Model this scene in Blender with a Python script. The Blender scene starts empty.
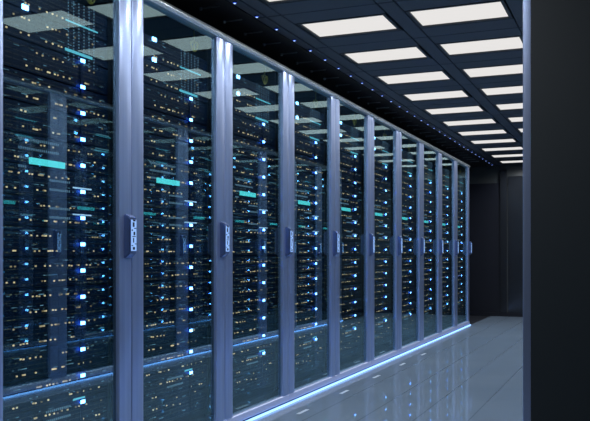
import bpy, bmesh, math, random
from mathutils import Vector

scene = bpy.context.scene
COL = scene.collection

# ------------------------------------------------------------------ materials
def nt(name):
    m = bpy.data.materials.new(name); m.use_nodes = True
    n = m.node_tree; n.nodes.clear()
    out = n.nodes.new('ShaderNodeOutputMaterial')
    return m, n, out

def principled(name, col, rough=.5, metal=0., spec=.5, bump=None, coat=0.):
    m, n, out = nt(name)
    p = n.nodes.new('ShaderNodeBsdfPrincipled')
    p.inputs['Base Color'].default_value = (*col, 1)
    p.inputs['Roughness'].default_value = rough
    p.inputs['Metallic'].default_value = metal
    p.inputs['Specular IOR Level'].default_value = spec
    p.inputs['Coat Weight'].default_value = coat
    n.links.new(p.outputs[0], out.inputs[0])
    return m, n, p

def noise_color(n, p, scale, c1, c2, detail=3, coords='Object', mn=.35, mx=.65):
    tc = n.nodes.new('ShaderNodeTexCoord')
    mp = n.nodes.new('ShaderNodeMapping'); mp.inputs['Scale'].default_value = scale
    nz = n.nodes.new('ShaderNodeTexNoise'); nz.inputs['Scale'].default_value = 1
    nz.inputs['Detail'].default_value = detail
    cr = n.nodes.new('ShaderNodeValToRGB')
    cr.color_ramp.elements[0].position = mn; cr.color_ramp.elements[1].position = mx
    cr.color_ramp.elements[0].color = (*c1, 1); cr.color_ramp.elements[1].color = (*c2, 1)
    n.links.new(tc.outputs[coords], mp.inputs[0]); n.links.new(mp.outputs[0], nz.inputs[0])
    n.links.new(nz.outputs[0], cr.inputs[0]); n.links.new(cr.outputs[0], p.inputs['Base Color'])
    return nz, cr

def emit(name, col, strength, sample=False):
    m, n, out = nt(name)
    e = n.nodes.new('ShaderNodeEmission')
    e.inputs[0].default_value = (*col, 1); e.inputs[1].default_value = strength
    n.links.new(e.outputs[0], out.inputs[0])
    m.cycles.emission_sampling = 'AUTO' if sample else 'NONE'
    return m

# brushed aluminium of the door frames, faintly streaked along its length
def brushed(name, c1, c2, rough, scale, metal=.7):
    m, n, p = principled(name, c1, rough, metal)
    nz, cr = noise_color(n, p, scale, c1, c2, 2)
    b = n.nodes.new('ShaderNodeBump'); b.inputs['Strength'].default_value = .0
    b.inputs['Distance'].default_value = .002
    pass
    return m

def glass_mat(name, ior, tint, gtint):
    m, n, out = nt(name)
    t = n.nodes.new('ShaderNodeBsdfTransparent'); t.inputs[0].default_value = (*tint, 1)
    g = n.nodes.new('ShaderNodeBsdfGlossy'); g.inputs['Color'].default_value = (*gtint, 1)
    g.inputs['Roughness'].default_value = 0.0
    f = n.nodes.new('ShaderNodeFresnel')
    ge = n.nodes.new('ShaderNodeNewGeometry'); mr = n.nodes.new('ShaderNodeMapRange')   # same strength from both faces of the pane
    mr.inputs['To Min'].default_value = ior; mr.inputs['To Max'].default_value = 1/ior
    n.links.new(ge.outputs['Backfacing'], mr.inputs['Value']); n.links.new(mr.outputs[0], f.inputs['IOR'])
    mx = n.nodes.new('ShaderNodeMixShader')
    n.links.new(f.outputs[0], mx.inputs[0]); n.links.new(t.outputs[0], mx.inputs[1])
    n.links.new(g.outputs[0], mx.inputs[2]); n.links.new(mx.outputs[0], out.inputs[0])
    return m

M = {}
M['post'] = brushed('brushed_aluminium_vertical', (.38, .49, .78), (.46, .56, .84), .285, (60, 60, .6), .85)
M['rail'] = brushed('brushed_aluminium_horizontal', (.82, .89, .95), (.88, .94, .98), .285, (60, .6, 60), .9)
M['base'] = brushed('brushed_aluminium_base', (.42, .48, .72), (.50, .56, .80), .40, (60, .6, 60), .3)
M['groove'] = principled('dark_seam', (.02, .022, .03), .5)[0]
M['carcass'] = principled('black_cabinet_steel', (.012, .014, .018), .55)[0]
M['handle'] = principled('handle_metal', (.16, .22, .42), .30, .9)[0]
M['keypad'] = emit('backlit_keypad', (.30, .52, 1.0), 1.0)
M['keymark'] = principled('keypad_marks', (.012, .02, .05), .5)[0]
M['bezel'] = principled('dark_blue_server_bezel', (.020, .050, .115), .5, 0, .08)[0]
noise_color(M['bezel'].node_tree, M['bezel'].node_tree.nodes['Principled BSDF'], (2, 5, 90), (.0008, .0055, .022), (.0022, .011, .036))
M['slot'] = principled('server_slot_black', (.004, .006, .012), .6)[0]
M['glass'] = glass_mat('tinted_door_glass', 2.25, (.90, .96, .97), (.66, .93, 1.0))
M['white_led'] = emit('white_blue_indicator', (.22, .55, 1.0), 8.0)
M['halo_glow'] = emit('added_blue_halo', (.02, .12, .85), 90.0, True)  # added glow that throws a blue halo on the bezel
M['cyan_led'] = emit('cyan_port_light', (.03, .42, .75), .9)
M['amber'] = emit('warm_activity_light', (.85, .66, .38), .95)
def vary(m, scale, lo, hi):                    # some lights of a unit glow stronger than others
    n = m.node_tree; e = [q for q in n.nodes if q.type == 'EMISSION'][0]
    tc = n.nodes.new('ShaderNodeTexCoord'); nz = n.nodes.new('ShaderNodeTexNoise'); nz.inputs['Scale'].default_value = scale
    mr = n.nodes.new('ShaderNodeMapRange'); mr.inputs['From Min'].default_value = .35; mr.inputs['From Max'].default_value = .65
    mr.inputs['To Min'].default_value = lo; mr.inputs['To Max'].default_value = hi
    n.links.new(tc.outputs['Object'], nz.inputs[0]); n.links.new(nz.outputs[0], mr.inputs['Value']); n.links.new(mr.outputs[0], e.inputs[1])
vary(M['amber'], 31, .22, 1.25)
M['dim'] = emit('dim_cyan_specks', (.16, .34, .46), .5)
vary(M['dim'], 24, .05, .9)
M['teal'] = emit('teal_display', (.12, .90, .95), 1.1)
M['bar'] = emit('cyan_light_bar', (.18, .75, .95), .9)
M['bar_white'] = emit('pale_light_bar', (.40, .66, .95), 1.15)
M['bar_dim'] = emit('dim_light_bar', (.12, .32, .42), .55)
M['matrix'] = emit('dim_dot_matrix', (.16, .30, .42), .75)
M['strip'] = emit('floor_light_strip', (.24, .46, 1.0), 2.6, True)
M['lamp'] = emit('ceiling_panel_diffuser', (.81, .79, .775), 1.0, True)
M['lampframe'] = principled('lamp_frame', (.02, .024, .03), .5)[0]
M['spot'] = emit('blue_ceiling_spot', (.04, .12, .85), .95)
M['spotcore'] = emit('blue_ceiling_spot_core', (.5, .7, 1.0), 1.6)
M['spotrim'] = principled('spot_rim', (.03, .04, .08), .3, .5)[0]
M['grey_metal'] = principled('dull_grey_metal', (.25, .27, .30), .4, .3)[0]
M['yellow'] = principled('yellow_cable', (.30, .27, .02), .5)[0]
M['ceil'] = principled('dark_ceiling_tile', (.042, .053, .074), .6)[0]
M['ceil_black'] = principled('black_ceiling_panel', (.010, .011, .015), .6)[0]
M['floor'] = principled('grey_floor_tile', (.20, .25, .32), .03, 0, .75)[0]
M['floor_dark'] = principled('dark_subfloor', (.012, .015, .024), .5)[0]
M['mark'] = principled('pale_floor_mark', (.50, .56, .66), .4)[0]
M['wall'] = principled('dark_glossy_wall', (.045, .054, .060), .4)[0]
M['wall_dark'] = principled('dark_wall', (.02, .024, .032), .5)[0]
M['panel'] = principled('charcoal_wall_panel', (.016, .019, .025), .12)[0]
M['door'] = principled('near_black_door', (.006, .008, .016), .5, 0, .25)[0]
M['side'] = principled('charcoal_side_panel', (.014, .022, .030), .45)[0]

# ------------------------------------------------------------------ mesh helpers
class MB:
    def __init__(s): s.v = []; s.f = []
    def box(s, x0, x1, y0, y1, z0, z1):
        b = len(s.v)
        s.v += [(x0,y0,z0),(x1,y0,z0),(x1,y1,z0),(x0,y1,z0),(x0,y0,z1),(x1,y0,z1),(x1,y1,z1),(x0,y1,z1)]
        s.f += [tuple(b+i for i in q) for q in ((0,3,2,1),(4,5,6,7),(0,1,5,4),(1,2,6,5),(2,3,7,6),(3,0,4,7))]
        return s
    def prism(s, prof, axis, a, b_):
        """prof: closed list of 2-D points; axis 'z' -> (x,y), 'y' -> (x,z), 'x' -> (y,z)"""
        n = len(prof); b = len(s.v)
        for t in (a, b_):
            for p, q in prof:
                s.v.append({'z': (p, q, t), 'y': (p, t, q), 'x': (t, p, q)}[axis])
        for i in range(n):
            j = (i+1) % n
            s.f.append((b+i, b+j, b+n+j, b+n+i))
        s.f.append(tuple(b+i for i in reversed(range(n)))); s.f.append(tuple(b+n+i for i in range(n)))
        return s
    def disc(s, cx, cy, z0, z1, r0, r1, n=20):
        b = len(s.v)
        for z, r in ((z0, r0), (z1, r1)):
            for i in range(n):
                a = 2*math.pi*i/n; s.v.append((cx+r*math.cos(a), cy+r*math.sin(a), z))
        for i in range(n):
            j = (i+1) % n; s.f.append((b+i, b+j, b+n+j, b+n+i))
        s.f.append(tuple(b+i for i in reversed(range(n)))); s.f.append(tuple(b+n+i for i in range(n)))
        return s
    def torus(s, c, R, r, ax, n=28, k=8, tilt=0.):
        b = len(s.v)
        for i in range(n):
            a = 2*math.pi*i/n
            for j in range(k):
                t = 2*math.pi*j/k
                p = Vector(((R+r*math.cos(t))*math.cos(a), (R+r*math.cos(t))*math.sin(a), r*math.sin(t)))
                if ax == 'x': p = Vector((p.z, p.x, p.y))
                p = Vector((p.x+tilt*p.z, p.y, p.z))
                s.v.append(tuple(p+Vector(c)))
        for i in range(n):
            for j in range(k):
                s.f.append((b+i*k+j, b+((i+1) % n)*k+j, b+((i+1) % n)*k+(j+1) % k, b+i*k+(j+1) % k))
        return s
    def mesh(s, name, mat, bevel=0, seg=2, smooth=False):
        me = bpy.data.meshes.new(name); me.from_pydata(s.v, [], s.f); me.update()
        bm = bmesh.new(); bm.from_mesh(me)
        bmesh.ops.recalc_face_normals(bm, faces=bm.faces)
        if bevel: bmesh.ops.bevel(bm, geom=bm.edges[:], offset=bevel, segments=seg, affect='EDGES', clamp_overlap=True)
        bm.to_mesh(me); bm.free()
        if smooth:
            for p in me.polygons: p.use_smooth = True
            me.set_sharp_from_angle(angle=math.radians(40))
        me.materials.append(mat)
        return me
    def build(s, name, mat, parent=None, **k):
        o = bpy.data.objects.new(name, s.mesh(name, mat, **k)); COL.objects.link(o)
        o.parent = parent
        return o

def tag(o, label=None, cat=None, group=None, kind=None):
    for k, v in (('label', label), ('category', cat), ('group', group), ('kind', kind)):
        if v is not None: o[k] = v
    return o
def empty(name, loc=(0, 0, 0)):
    o = bpy.data.objects.new(name, None); o.location = loc; COL.objects.link(o); o.empty_display_size = .05
    return o
def copy_tree(o, parent=None):
    c = o.copy(); COL.objects.link(c); c.parent = parent
    for ch in list(o.children): copy_tree(ch, c)
    return c
def structure(name, mb, mat, **k):
    return tag(mb.build(name, mat, **k), kind='structure')

# ------------------------------------------------------------------ the room
W = .8712                      # width of one cabinet
Y0 = 2.127                     # near end of the left row
AISLE_L, AISLE_R = -2.0, -.261
CEIL = 2.269
YB = 12.6                      # far wall
YF = -1.6
def floor_mat():
    m = M['floor']; n = m.node_tree; p = n.nodes['Principled BSDF']
    tc = n.nodes.new('ShaderNodeTexCoord')
    sep = n.nodes.new('ShaderNodeSeparateXYZ'); n.links.new(tc.outputs['Object'], sep.inputs[0])
    def line(out, off, pitch, w):
        a = n.nodes.new('ShaderNodeMath'); a.operation = 'ADD'; a.inputs[1].default_value = off
        n.links.new(out, a.inputs[0])
        q = n.nodes.new('ShaderNodeMath'); q.operation = 'PINGPONG'; q.inputs[1].default_value = pitch/2
        n.links.new(a.outputs[0], q.inputs[0])
        r = n.nodes.new('ShaderNodeMapRange'); r.interpolation_type = 'SMOOTHSTEP'
        r.inputs['From Min'].default_value = w*.4; r.inputs['From Max'].default_value = w
        n.links.new(q.outputs[0], r.inputs['Value'])
        return r.outputs[0]
    a = line(sep.outputs[0], .861, .2867, .005)
    nz = n.nodes.new('ShaderNodeTexNoise'); nz.inputs['Scale'].default_value = 1.6; nz.inputs['Detail'].default_value = 4
    n.links.new(tc.outputs['Object'], nz.inputs[0])
    cr = n.nodes.new('ShaderNodeValToRGB')
    cr.color_ramp.elements[0].position = .3; cr.color_ramp.elements[1].position = .7
    cr.color_ramp.elements[0].color = (.175, .235, .32, 1); cr.color_ramp.elements[1].color = (.20, .26, .345, 1)
    n.links.new(nz.outputs[0], cr.inputs[0])
    mx = n.nodes.new('ShaderNodeMixRGB'); mx.inputs[1].default_value = (.12, .165, .225, 1)
    n.links.new(a, mx.inputs[0]); n.links.new(cr.outputs[0], mx.inputs[2])
    df = n.nodes.new('ShaderNodeBsdfDiffuse'); gl = n.nodes.new('ShaderNodeBsdfGlossy'); gl.inputs['Roughness'].default_value = .03
    fr = n.nodes.new('ShaderNodeFresnel'); fr.inputs['IOR'].default_value = 1.5
    mn = n.nodes.new('ShaderNodeMath'); mn.operation = 'MINIMUM'; mn.inputs[1].default_value = .42
    ms = n.nodes.new('ShaderNodeMixShader')
    n.links.new(fr.outputs[0], mn.inputs[0]); n.links.new(mn.outputs[0], ms.inputs[0])
    n.links.new(mx.outputs[0], df.inputs[0]); n.links.new(df.outputs[0], ms.inputs[1]); n.links.new(gl.outputs[0], ms.inputs[2])
    out = [q for q in n.nodes if q.type == 'OUTPUT_MATERIAL'][0]
    n.nodes.remove(p); n.links.new(ms.outputs[0], out.inputs[0])
floor_mat()
structure('floor', MB().box(AISLE_L, AISLE_R, YF, YB, -.05, 0), M['floor'])
structure('floor_left', MB().box(-3.2, AISLE_L, YF, YB, -.05, -.0005), M['floor_dark'])
structure('floor_right', MB().box(AISLE_R, 1.4, YF, YB, -.05, -.0005), M['floor_dark'])
structure('wall_left', MB().box(-3.3, -3.2, YF, YB, 0, CEIL), M['wall_dark'])
structure('wall_right', MB().box(1.4, 1.5, YF, YB, 0, CEIL), M['wall_dark'])
structure('wall_front', MB().box(-3.3, 1.5, YF-.1, YF, 0, CEIL), M['wall_dark'])
structure('wall_back', MB().box(-3.3, 1.5, YB, YB+.1, 0, CEIL+.1), M['wall'])
# doors in the far wall
d = structure('door_1', MB().box(-3.15, -1.862, YB-.03, YB, .055, 2.005), M['door'])
structure('trim_1', MB().box(-1.862, -1.762, YB-.06, YB, .055, 2.2), M['panel'], bevel=.006)
d = structure('door_2', MB().box(-1.745, -.50, YB-.035, YB, .055, 2.10), M['panel'], bevel=.004)
structure('baseboard_back', MB().box(-3.2, 1.4, YB-.05, YB, 0, .055), M['door'])

# ceiling: black soffit over the left row, tiles with shallow grooves over the aisle
LX = (-1.790, -1.296), (-1.139, -.657)       # the two lamp columns
LP, LY0, LL = .7594, 4.412, .318              # lamp pitch, start, length
ks = range(-6, 11)
ceil = MB(); ceil.box(-3.3, 1.5, YF, YB, CEIL+.03, CEIL+.13)
structure('ceiling', ceil, M['ceil_black'])
structure('trim_2', MB().box(-3.2, -1.985, YF, YB, CEIL, CEIL+.03), M['ceil_black'])
tiles = MB()
xs = [-1.96, -1.80, -1.22, -1.19, -.60, -.57, .02, .05, .7, .73, 1.38]
strips = [(-1.980, -1.915), (-1.91, LX[0][0]-.03), (LX[0][1]+.03, LX[1][0]-.03), (LX[1][1]+.03, -.54), (-.53, .10), (.11, .72), (.73, 1.4)]
def clipbox(x0, x1, y0, y1):
    y0, y1 = max(y0, YF), min(y1, YB)
    if y1-y0 > .02: tiles.box(x0+.003, x1-.003, y0, y1, CEIL, CEIL+.03)
for k in range(-8, 12):
    a = LY0+k*LP
    for x0, x1 in strips:
        clipbox(x0, x1, a-.215+.006, a+LP-.215-.006)
    for x0, x1 in LX:                          # tiles between the lamps
        clipbox(x0-.03, x1+.03, a+LL+.03, a+LP-.215-.004)
        clipbox(x0-.03, x1+.03, a+LP-.215+.004, a+LP-.03)
structure('ceiling_tiles', tiles, M['ceil'], bevel=.003, seg=1)

# ceiling lamps
FILL_W = 15
def lamp_root():
    r = empty('ceiling_light')
    fr = MB(); w, l = LX[0][1]-LX[0][0], LL
    for b in ((-w/2-.018, -w/2, -l/2-.018, l/2+.018), (w/2, w/2+.018, -l/2-.018, l/2+.018), (-w/2, w/2, -l/2-.018, -l/2), (-w/2, w/2, l/2, l/2+.018)):
        fr.box(*b, .0, .029)
    fr.build('lamp_frame', M['lampframe'], r)
    MB().box(-w/2, w/2, -l/2, l/2, .008, .02).build('diffuser', M['lamp'], r)
    L = bpy.data.lights.new('fill_spot', 'SPOT'); L.energy = FILL_W; L.color = (.93, .97, 1.0); L.spot_size = math.radians(167); L.spot_blend = .65; L.specular_factor = .08; L.shadow_soft_size = 0  # added fill spot; the panel's own glow is too weak for the room
    lo = bpy.data.objects.new('fill_spot', L); COL.objects.link(lo); lo.parent = r; lo.location = (0, 0, -.01)
    return r
ORD = ['first', 'second', 'third', 'fourth', 'fifth', 'sixth', 'seventh', 'eighth', 'ninth', 'tenth', 'eleventh', 'twelfth', 'thirteenth', 'fourteenth', 'fifteenth', 'sixteenth', 'seventeenth']
lp = lamp_root(); first = True
for c, (x0, x1) in enumerate(LX):
    for k in ks:
        o = lp if first else copy_tree(lp); first = False
        o.location = ((x0+x1)/2, LY0+k*LP+LL/2, CEIL)
        side = 'row beside the blue spots' if c == 0 else 'row farther from the blue spots'
        if 10-k == 0: pos = 'next to the far wall'
        else: pos = ORD[10-k]+' from the far wall'
        lab = 'white ceiling light, '+side+', '+pos
        tag(o, lab, 'ceiling light', 'ceiling light panels')

# blue spots and slim bar fittings along the left of the ceiling
sp = empty('ceiling_spotlight')
MB().disc(0, 0, -.006, 0.0, .012, .015).build('spot_rim', M['spotrim'], sp, smooth=True)
MB().disc(0, 0, -.009, -.006, .008, .011).build('spot_lens', M['spot'], sp)
MB().disc(0, 0, -.0105, -.009, .0055, .006).build('spot_core', M['spotcore'], sp)
for k in range(-1, 32):
    o = sp if k == -1 else copy_tree(sp)
    o.location = (-1.948, 3.877+.274*k, CEIL)
    tag(o, 'small round blue spotlight in the line along the dark ceiling edge', 'spotlight', 'blue ceiling spotlights')
bf = empty('ceiling_bar')
MB().box(-.06, .06, -.005, .005, -.008, 0).build('bar', M['grey_metal'], bf, bevel=.003)
MB().disc(-.055, 0, -.014, 0, .008, .010).build('end_cap', M['grey_metal'], bf, smooth=True)
for k in range(0, 30):
    o = bf if k == 0 else copy_tree(bf)
    o.location = (-2.11, 3.90+.274*k, CEIL)
    tag(o, 'slim grey metal bar on the black ceiling strip above the cabinets', 'ceiling fitting', 'slim bars above the cabinets')

# ------------------------------------------------------------------ server cabinet
Z0, P = .135, .113
FX = -.054                      # plane of the server fronts behind the glass
AMBER = {
    0: [(0.464, 0.094, 1), (0.645, 0.091, 1), (0.371, 0.061, 1), (0.432, 0.054, 1), (0.495, 0.048, 1), (0.253, 0.061, 1), (0.282, 0.061, 1)],
    1: [(0.318, 0.059, 2), (0.375, 0.058, 1), (0.397, 0.058, 1), (0.424, 0.057, 1), (0.445, 0.055, 1), (0.555, 0.06, 1), (0.575, 0.06, 1), (0.623, 0.06, 1), (0.723, 0.059, 1), (0.688, 0.003, 1), (0.71, 0.002, 1), (0.604, 0.004, 1), (0.468, 0.06, 1), (0.504, 0.058, 1), (0.248, 0.003, 1), (0.276, 0.003, 1)],
    2: [(0.338, 0.059, 3), (0.382, 0.058, 1), (0.398, 0.059, 1), (0.419, 0.058, 1), (0.441, 0.058, 1), (0.2, 0.002, 1), (0.218, 0.002, 1), (0.305, 0.003, 1), (0.318, 0.002, 1), (0.351, 0.001, 1), (0.39, 0.002, 1), (0.488, 0.059, 3), (0.519, 0.059, 1), (0.563, 0.059, 1), (0.523, 0.003, 2), (0.567, 0.003, 1), (0.604, 0.003, 1), (0.652, 0.003, 1), (0.708, 0.003, 1)],
    3: [(0.238, 0.061, 1), (0.253, 0.059, 1), (0.288, 0.059, 1), (0.319, 0.059, 1), (0.347, 0.058, 1), (0.476, 0.059, 1), (0.496, 0.059, 1), (0.634, 0.059, 1), (0.218, 0.002, 1), (0.254, 0.002, 2), (0.319, 0.002, 1), (0.424, 0.002, 3), (0.574, 0.003, 1), (0.602, 0.004, 1), (0.651, 0.002, 1), (0.477, 0.004, 2)],
    4: [(0.202, 0.059, 1), (0.269, 0.059, 1), (0.355, 0.059, 3), (0.41, 0.059, 1), (0.441, 0.059, 3), (0.201, 0.002, 1), (0.238, 0.001, 1), (0.253, 0.002, 1), (0.272, 0.002, 1), (0.359, 0.002, 4), (0.403, 0.003, 1), (0.429, 0.002, 1), (0.492, 0.06, 1), (0.516, 0.06, 1), (0.538, 0.06, 1), (0.639, 0.059, 1), (0.678, 0.059, 1), (0.528, 0.002, 1), (0.542, 0.002, 1)],
    5: [(0.303, 0.06, 1), (0.325, 0.06, 1), (0.339, 0.059, 1), (0.369, 0.06, 1), (0.402, 0.06, 1), (0.455, 0.059, 1), (0.467, 0.06, 1), (0.502, 0.06, 2), (0.555, 0.059, 2), (0.592, 0.06, 1), (0.639, 0.06, 1), (0.32, 0.002, 1), (0.367, 0.002, 3), (0.416, 0.003, 1), (0.433, 0.002, 1), (0.29, 0.002, 1), (0.472, 0.003, 1), (0.493, 0.002, 1), (0.579, 0.004, 4), (0.654, 0.004, 1)],
    6: [(0.187, 0.059, 1), (0.209, 0.059, 1), (0.319, 0.059, 1), (0.37, 0.059, 1), (0.4, 0.059, 1), (0.443, 0.059, 1), (0.166, 0.002, 1), (0.204, 0.002, 1), (0.355, 0.002, 1), (0.371, 0.002, 1), (0.424, 0.001, 1), (0.455, 0.002, 1), (0.472, 0.059, 1), (0.515, 0.059, 1), (0.529, 0.058, 1), (0.569, 0.06, 2), (0.625, 0.06, 1), (0.649, 0.059, 1), (0.704, 0.06, 1), (0.473, 0.002, 1), (0.485, 0.003, 1), (0.52, 0.004, 1), (0.56, 0.003, 1), (0.648, 0.003, 4)],
    7: [(0.295, 0.06, 1), (0.327, 0.059, 1), (0.367, 0.06, 3), (0.401, 0.06, 1), (0.665, 0.06, 1), (0.681, 0.06, 1), (0.698, 0.06, 1), (0.205, 0.003, 2), (0.313, 0.002, 1), (0.339, 0.002, 1), (0.391, 0.002, 1), (0.402, 0.003, 1), (0.414, 0.003, 1), (0.439, 0.003, 1), (0.543, 0.003, 1), (0.672, 0.003, 1)],
    8: [(0.349, 0.059, 1), (0.365, 0.06, 1), (0.395, 0.06, 1), (0.443, 0.06, 2), (0.233, 0.003, 1), (0.292, 0.003, 1), (0.375, 0.003, 2), (0.431, 0.003, 2), (0.522, 0.059, 1), (0.545, 0.06, 1), (0.481, 0.003, 1), (0.52, 0.003, 1), (0.564, 0.003, 3), (0.625, 0.003, 1), (0.702, 0.005, 1)],
    9: [(0.185, 0.059, 2), (0.228, 0.059, 1), (0.284, 0.06, 1), (0.3, 0.06, 1), (0.347, 0.061, 3), (0.393, 0.059, 1), (0.436, 0.059, 1), (0.679, 0.1, 1), (0.473, 0.06, 1), (0.509, 0.061, 1), (0.166, 0.003, 1), (0.209, 0.003, 1), (0.328, 0.004, 1), (0.367, 0.004, 2), (0.604, 0.061, 1), (0.679, 0.003, 1), (0.702, 0.004, 1)],
    10: [(0.185, 0.059, 1), (0.267, 0.06, 1), (0.349, 0.059, 1), (0.367, 0.06, 1), (0.418, 0.06, 1), (0.209, 0.004, 1), (0.224, 0.003, 1), (0.393, 0.003, 3), (0.511, 0.06, 1), (0.547, 0.061, 2), (0.576, 0.062, 1), (0.637, 0.06, 1), (0.657, 0.061, 1), (0.483, 0.004, 3), (0.522, 0.004, 2), (0.546, 0.003, 1), (0.679, 0.029, 1)],
    11: [(0.241, 0.061, 1), (0.263, 0.06, 1), (0.428, 0.061, 2), (0.25, 0.004, 1), (0.317, 0.002, 3), (0.345, 0.005, 1), (0.418, 0.003, 1), (0.449, 0.003, 2), (0.618, 0.061, 1), (0.599, 0.062, 1), (0.73, 0.062, 1), (0.563, 0.006, 3)],
    12: [(0.25, 0.061, 1), (0.303, 0.06, 1), (0.316, 0.06, 1), (0.341, 0.059, 1), (0.394, 0.061, 1), (0.271, 0.003, 1), (0.319, 0.004, 3), (0.438, 0.004, 2), (0.493, 0.061, 1), (0.555, 0.06, 2), (0.61, 0.06, 2), (0.716, 0.061, 1), (0.464, 0.004, 2), (0.498, 0.004, 1), (0.651, 0.004, 1), (0.675, 0.004, 1), (0.704, 0.004, 1), (0.739, 0.004, 1), (0.576, 0.003, 2), (0.627, 0.005, 1)],
    13: [(0.325, 0.061, 1), (0.357, 0.059, 1), (0.421, 0.061, 1), (0.443, 0.063, 1), (0.269, 0.003, 1), (0.321, 0.003, 1), (0.335, 0.003, 1), (0.351, 0.004, 1), (0.392, 0.003, 2), (0.428, 0.003, 1), (0.445, 0.003, 1), (0.476, 0.06, 1), (0.547, 0.06, 1), (0.563, 0.061, 1), (0.644, 0.062, 1), (0.673, 0.06, 1), (0.48, 0.003, 1), (0.517, 0.004, 1), (0.627, 0.005, 3)],
    14: [(0.202, 0.061, 1), (0.244, 0.061, 1), (0.257, 0.06, 1), (0.282, 0.06, 1), (0.385, 0.06, 1), (0.414, 0.06, 1), (0.435, 0.062, 1), (0.455, 0.061, 1), (0.165, 0.004, 1), (0.238, 0.003, 1), (0.281, 0.004, 1), (0.377, 0.003, 1), (0.415, 0.004, 1), (0.45, 0.004, 1), (0.5, 0.06, 1), (0.551, 0.061, 1), (0.596, 0.06, 1), (0.665, 0.061, 1), (0.467, 0.004, 1)],
    15: [(0.263, 0.004, 1), (0.281, 0.003, 1), (0.341, 0.004, 1), (0.381, 0.003, 1), (0.414, 0.005, 1), (0.439, 0.005, 1), (0.474, 0.005, 1)],
}
WHITE = [(.26, 1.837), (.26, 1.948)] + [(.59, .344+.1053*k) for k in range(14)]
BARS = [(.487, .692, 1.852, .006, 'bar'), (.483, .656, 1.737, .011, 'bar'), (.531, .650, 1.200, .006, 'bar_white'), (.531, .650, 1.094, .005, 'bar_white'),
        (.244, .309, 1.082, .003, 'bar_dim'), (.244, .309, 1.024, .003, 'bar_dim'), (.532, .607, .360, .007, 'bar'),
        (.684, .770, 1.433, .004, 'bar_dim'), (.675, .770, 1.374, .004, 'bar_dim')]
TICKS = []
for z in (1.358, 1.324, 1.290, 1.257):
    TICKS += [(.229+.0115*i, z) for i in range(20) if not (z == 1.257 and .27 < .229+.0115*i)]
for z in (1.218, 1.183, 1.149, 1.112, 1.077): TICKS += [(.400+.0115*i, z) for i in range(11)]
for z in (.338, .302): TICKS += [(.380+.0115*i, z) for i in range(13)]
COLS = [(.509+.033*i, 1.70+.0125*j) for i in range(6) for j in range(20)]

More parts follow.
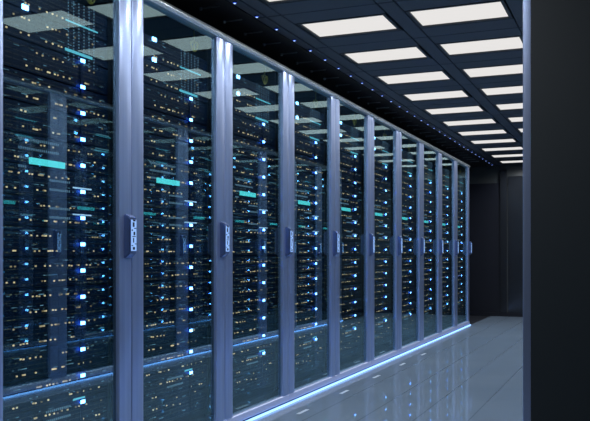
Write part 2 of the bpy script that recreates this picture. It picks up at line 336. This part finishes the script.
def profile_post(y0, y1):
    w = y1-y0; r = .004; F = -.0015
    pts = [(-.021, y0)]
    for i in range(7):
        a = math.pi/2*(i/6); pts.append((F-r+r*math.sin(a), y0+r-r*math.cos(a)))
    for i in range(1, 8):
        t = i/8; pts.append((F+.0035*math.sin(math.pi*t), y0+r+(w-2*r)*t))
    for i in range(7):
        a = math.pi/2*(1-i/6); pts.append((F-r+r*math.sin(a), y1-r+r*math.cos(a)))
    pts.append((-.021, y1))
    return pts
HEADER = [(-.05, 2.066), (.0, 2.066), (.005, 2.0665), (.0065, 2.069), (.004, 2.0735), (-.002, 2.0765), (-.002, 2.078), (.006, 2.0795), (.0115, 2.082), (.0125, 2.085),
          (.0115, 2.089), (.008, 2.095), (.003, 2.101), (-.003, 2.106), (-.009, 2.1095), (-.015, 2.111), (-.05, 2.111)]
POSTW = .0915
def make_cabinet():
    r = empty('server_cabinet')
    e = .0028
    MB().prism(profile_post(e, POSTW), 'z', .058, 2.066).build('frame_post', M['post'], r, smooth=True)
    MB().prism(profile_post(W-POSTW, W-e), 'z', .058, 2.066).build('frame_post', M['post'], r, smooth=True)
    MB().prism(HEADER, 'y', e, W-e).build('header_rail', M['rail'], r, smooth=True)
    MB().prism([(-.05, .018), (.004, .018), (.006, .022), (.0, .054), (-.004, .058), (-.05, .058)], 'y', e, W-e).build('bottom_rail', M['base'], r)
    MB().box(.0065, .020, 0, W, .001, .011).build('light_strip', M['strip'], r)
    MB().box(-.020, -.018, POSTW-.004, W-POSTW+.004, .052, 2.072).build('glass_panel', M['glass'], r)
    c = MB(); B = -.92
    c.box(B, -.0225, .004, .016, .059, 2.065); c.box(B, -.0225, W-.016, W-.004, .059, 2.065)
    c.box(B, -.052, .004, .016, .02, .059); c.box(B, -.052, W-.016, W-.004, .02, .059); c.box(B, -.052, .004, .016, 2.065, 2.10); c.box(B, -.052, W-.016, W-.004, 2.065, 2.10)
    c.box(B, B+.012, .016, W-.016, .02, 2.10)
    c.box(B+.012, -.052, .016, W-.016, 2.088, 2.10); c.box(B+.012, -.052, .016, W-.016, .02, .09)
    c.box(B, -.06, .004, W-.004, 0, .02)
    for y in (.075, W-.095): c.box(-.075, -.058, y, y+.02, .09, 2.088)
    c.build('carcass', M['carcass'], r)
    # handle on the far post
    h = MB(); y0, y1 = W-.0645, W-.014
    prof = [(-.012, .912), (.020, .928), (.033, .944), (.033, 1.088), (.020, 1.100), (-.012, 1.112)]
    h.prism(prof, 'y', y0, y1)
    hd = h.build('handle', M['handle'], r, bevel=.004, seg=2, smooth=True)
    yc = (y0+y1)/2
    k = MB().box(.033, .0345, y0+.006, y1-.006, .950, 1.082).build('keypad', M['keypad'], hd)
    mk = MB()
    zz = .955
    for i, (a, b, hgt) in enumerate([(.25, .70, .012), (.0, .30, .004), (.70, 1., .004), (.30, .52, .020), (.15, .85, .004), (.40, .75, .015), (.0, .25, .006), (.55, 1., .004), (.22, .60, .020), (.3, .8, .008)]):
        wy = y1-y0-.016
        mk.box(.0345, .0355, y0+.008+a*wy, y0+.008+b*wy, zz, zz+hgt); zz += hgt+.0035
    mk.build('keypad_marks', M['keymark'], hd)
    # vertical indicator strip
    ps = MB().box(FX+.0012, FX+.003, .582, .598, .16, 1.80).build('indicator_strip', M['bezel'], r)
    for y, z in WHITE[2:]:
        MB().box(FX+.003, FX+.0055, y-.004, y+.004, z-.003, z+.003).build('indicator_stem', M['bezel'], ps)
        MB().box(FX+.007, FX+.009, y-.0135, y+.0135, z-.007, z+.007).build('indicator_light', M['white_led'], ps)
        MB().box(FX+.0055, FX+.007, y-.012, y+.012, z-.0065, z+.0065).build('halo_glow_plate', M['halo_glow'], ps)  # added glowing plate hidden behind the light, tints the bezel around it
    return r

def make_server(i):
    z0 = Z0+i*P
    r = empty('rack_server')
    b = MB(); y0, y1 = .100, W-.100
    b.box(FX-.012, FX-.002, y0, y1, .003, P-.003)
    b.box(-.75, FX-.012, y0+.01, y1-.01, .005, P-.005)
    b.build('chassis', M['bezel'], r)
    s = MB()
    for zz in (.010, .034, .051, .067, .090):
        for y in range(16):
            s.box(FX-.002, FX-.0012, y0+.02+y*.0395, y0+.052+y*.0395, zz, zz+.0035)
    s.build('vent_slots', M['slot'], r)
    s = MB()
    for y, z, w in AMBER.get(i, []):
        hw = .0036+.0050*(w-1); z = min(z+.02, P-.008)
        s.box(FX-.002, FX+.001, y-hw, y+hw, z-.0029, z+.0029)
    if s.v: tag(s.build('activity_lights', M['amber'], r), kind='stuff')
    rnd = random.Random(40+i); s = MB()
    for zz in (.030, .044, .086, .100):
        for q in range(7):
            y = rnd.uniform(.16, .76); hw = rnd.choice((.002, .003, .008, .014))
            if abs(y-.59) > .03: s.box(FX-.0012, FX+.0005, min(y, .75)-hw, min(y, .75)+hw, zz-.0016, zz+.0016)
    tag(s.build('dim_lights', M['dim'], r), kind='stuff')
    for y, z in WHITE[:2]:
        if z0 <= z < z0+P or (i == 15 and z > z0+P):
            zz = min(z-z0, P-.012)
            MB().box(FX-.002, FX+.004, y-.0155, y+.0155, zz-.009, zz+.009).build('status_light', M['white_led'], r)
    for a, c, z, t, m in BARS:
        if z0 <= z < z0+P: MB().box(FX+.0035, FX+.0055, a, c, z-z0-t/2, z-z0+t/2).build('light_bar', M[m], r)
    if z0 <= 1.275 < z0+P:
        MB().box(FX-.002, FX+.006, .283, .481, max(1.2553-z0, .004), 1.2925-z0).build('display_screen', M['teal'], r)
    s = MB()
    for y, z in TICKS:
        if z0+.004 <= z < z0+P-.004: s.box(FX-.002, FX+.001, y-.0016, y+.0016, z-z0-.0045, z-z0+.0045)
    for y, z in COLS:
        if z0+.004 <= z < z0+P-.004: s.box(FX-.002, FX+.001, y-.0022, y+.0022, z-z0-.0026, z-z0+.0026)
    if s.v: tag(s.build('dot_matrix', M['matrix'], r), kind='stuff')
    return r

def make_loop():
    r = MB().torus((0, 0, 0), .028, .003, 'x').torus((.006, .004, -.003), .020, .0035, 'x', tilt=.3).torus((-.006, -.004, .004), .021, .003, 'x', tilt=-.25)
    r.box(-.0025, .0025, -.003, .003, .022, .080)
    return r.build('cable_coil', M['yellow'], smooth=True)

cab0 = make_cabinet()
servers = [make_server(i) for i in range(16)]
loop0 = make_loop()
N = 10
cabname = ['cabinet cut by the left edge', 'second cabinet', 'third cabinet', 'fourth cabinet', 'fifth cabinet', 'sixth cabinet', 'seventh cabinet', 'eighth cabinet', 'ninth cabinet', 'farthest cabinet']
for n in range(N):
    y = Y0+n*W
    c = cab0 if n == 0 else copy_tree(cab0)
    c.location = (AISLE_L, y, 0)
    if n == 0: lab = 'nearest glass-fronted server cabinet, cut off by the left edge of the photo'
    elif n == N-1: lab = 'farthest glass-fronted server cabinet at the far end of the left row'
    else: lab = ORD[n]+' glass-fronted server cabinet from the left in the long aluminium row'
    tag(c, lab, 'server cabinet', 'glass-fronted server cabinets')
    for i in range(16):
        s = servers[i] if n == 0 else copy_tree(servers[i])
        s.location = (AISLE_L, y, Z0+i*P)
        if i == 15: lv = 'topmost'
        elif i == 0: lv = 'bottom'
        elif i < 8: lv = ORD[i]+' from the bottom'
        else: lv = ORD[15-i]+' from the top'
        extra = ' with a teal display' if i == 10-0 and False else ''
        tag(s, 'dark server, '+lv+' in the '+cabname[n], 'server', 'servers in the left row')
    l = loop0 if n == 0 else loop0.copy()
    if n: COL.objects.link(l)
    l.location = (AISLE_L-.09, y+.697, 2.006)
    tag(l, 'small yellow cable coil hanging in the top of the '+cabname[n], 'cable', 'yellow cable coils')

# right-hand row: seen from behind its end panel and mirrored in the glass
def far_stack():
    """the lit server fronts of one right-hand cabinet, gathered from the same pattern"""
    mats = ['bezel', 'amber', 'cyan_led', 'white_led', 'bar', 'bar_white', 'bar_dim', 'teal', 'matrix', 'dim']
    me = bpy.data.meshes.new('servers'); bm = bmesh.new()
    idx = {}
    for i, r in enumerate(servers):
        for ch in r.children:
            if ch.name.startswith('vent'): continue
            m = ch.data.materials[0]
            if m.name not in idx: idx[m.name] = len(me.materials); me.materials.append(m)
            t = ch.data.copy()
            for v in t.vertices: v.co.z += Z0+i*P
            n0 = len(bm.faces); bm.from_mesh(t); bm.faces.ensure_lookup_table()
            for f in bm.faces[n0:]: f.material_index = idx[m.name]
            bpy.data.meshes.remove(t)
    bm.to_mesh(me); bm.free()
    return me
stack_me = far_stack()
for n in range(N):
    y = Y0+n*W
    c = copy_tree(cab0)
    c.location = (AISLE_R, y, 0); c.scale = (-1, 1, 1)
    if n == 0:
        MB().box(-.92, -.022, -.003, .0035, .0, 2.108).build('side_panel', M['side'], c, bevel=.0015)
        tag(c, 'tall server cabinet seen from its plain charcoal side, filling the right edge of the photo', 'server cabinet', 'right-hand row of cabinets')
    else:
        tag(c, 'glass-fronted server cabinet of the right-hand row, mirrored in the opposite glass doors', 'server cabinet', 'right-hand row of cabinets')
    s = bpy.data.objects.new('rack_servers', stack_me); COL.objects.link(s)
    s.location = c.location; s.scale = c.scale
    tag(s, 'lit servers in the right-hand row, mirrored in the glass doors', 'servers', 'servers of the right-hand row', 'stuff')

# pale marks on the floor along the left row
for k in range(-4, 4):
    o = MB().box(-.011, .011, -.075, .075, 0, .0012).build('floor_mark', M['mark'])
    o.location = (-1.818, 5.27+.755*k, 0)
    tag(o, 'short pale dash on the floor beside the blue light strip', 'floor marker', 'pale floor marks')

# ------------------------------------------------------------------ camera
cam = bpy.data.cameras.new('camera'); co = bpy.data.objects.new('camera', cam); COL.objects.link(co)
cam.lens = 50; cam.sensor_width = 36; cam.sensor_fit = 'HORIZONTAL'
cam.shift_y = 43.5/590
cam.clip_start = .02
co.location = (0, 0, .937)
co.rotation_euler = (math.radians(90), 0, math.atan(339/819.44))
scene.camera = co

w = bpy.data.worlds.new('world'); scene.world = w; w.use_nodes = True
w.node_tree.nodes['Background'].inputs[0].default_value = (.02, .03, .05, 1)
w.node_tree.nodes['Background'].inputs[1].default_value = .5
scene.view_settings.view_transform = 'Standard'
scene.view_settings.look = 'None'
scene.view_settings.exposure = 0
scene.view_settings.gamma = 1
scene.cycles.use_denoising = True; scene.cycles.sampling_pattern = 'TABULATED_SOBOL'
scene.cycles.max_bounces = 10
scene.cycles.transparent_max_bounces = 24
scene.cycles.glossy_bounces = 6
scene.cycles.sample_clamp_indirect = 4.0
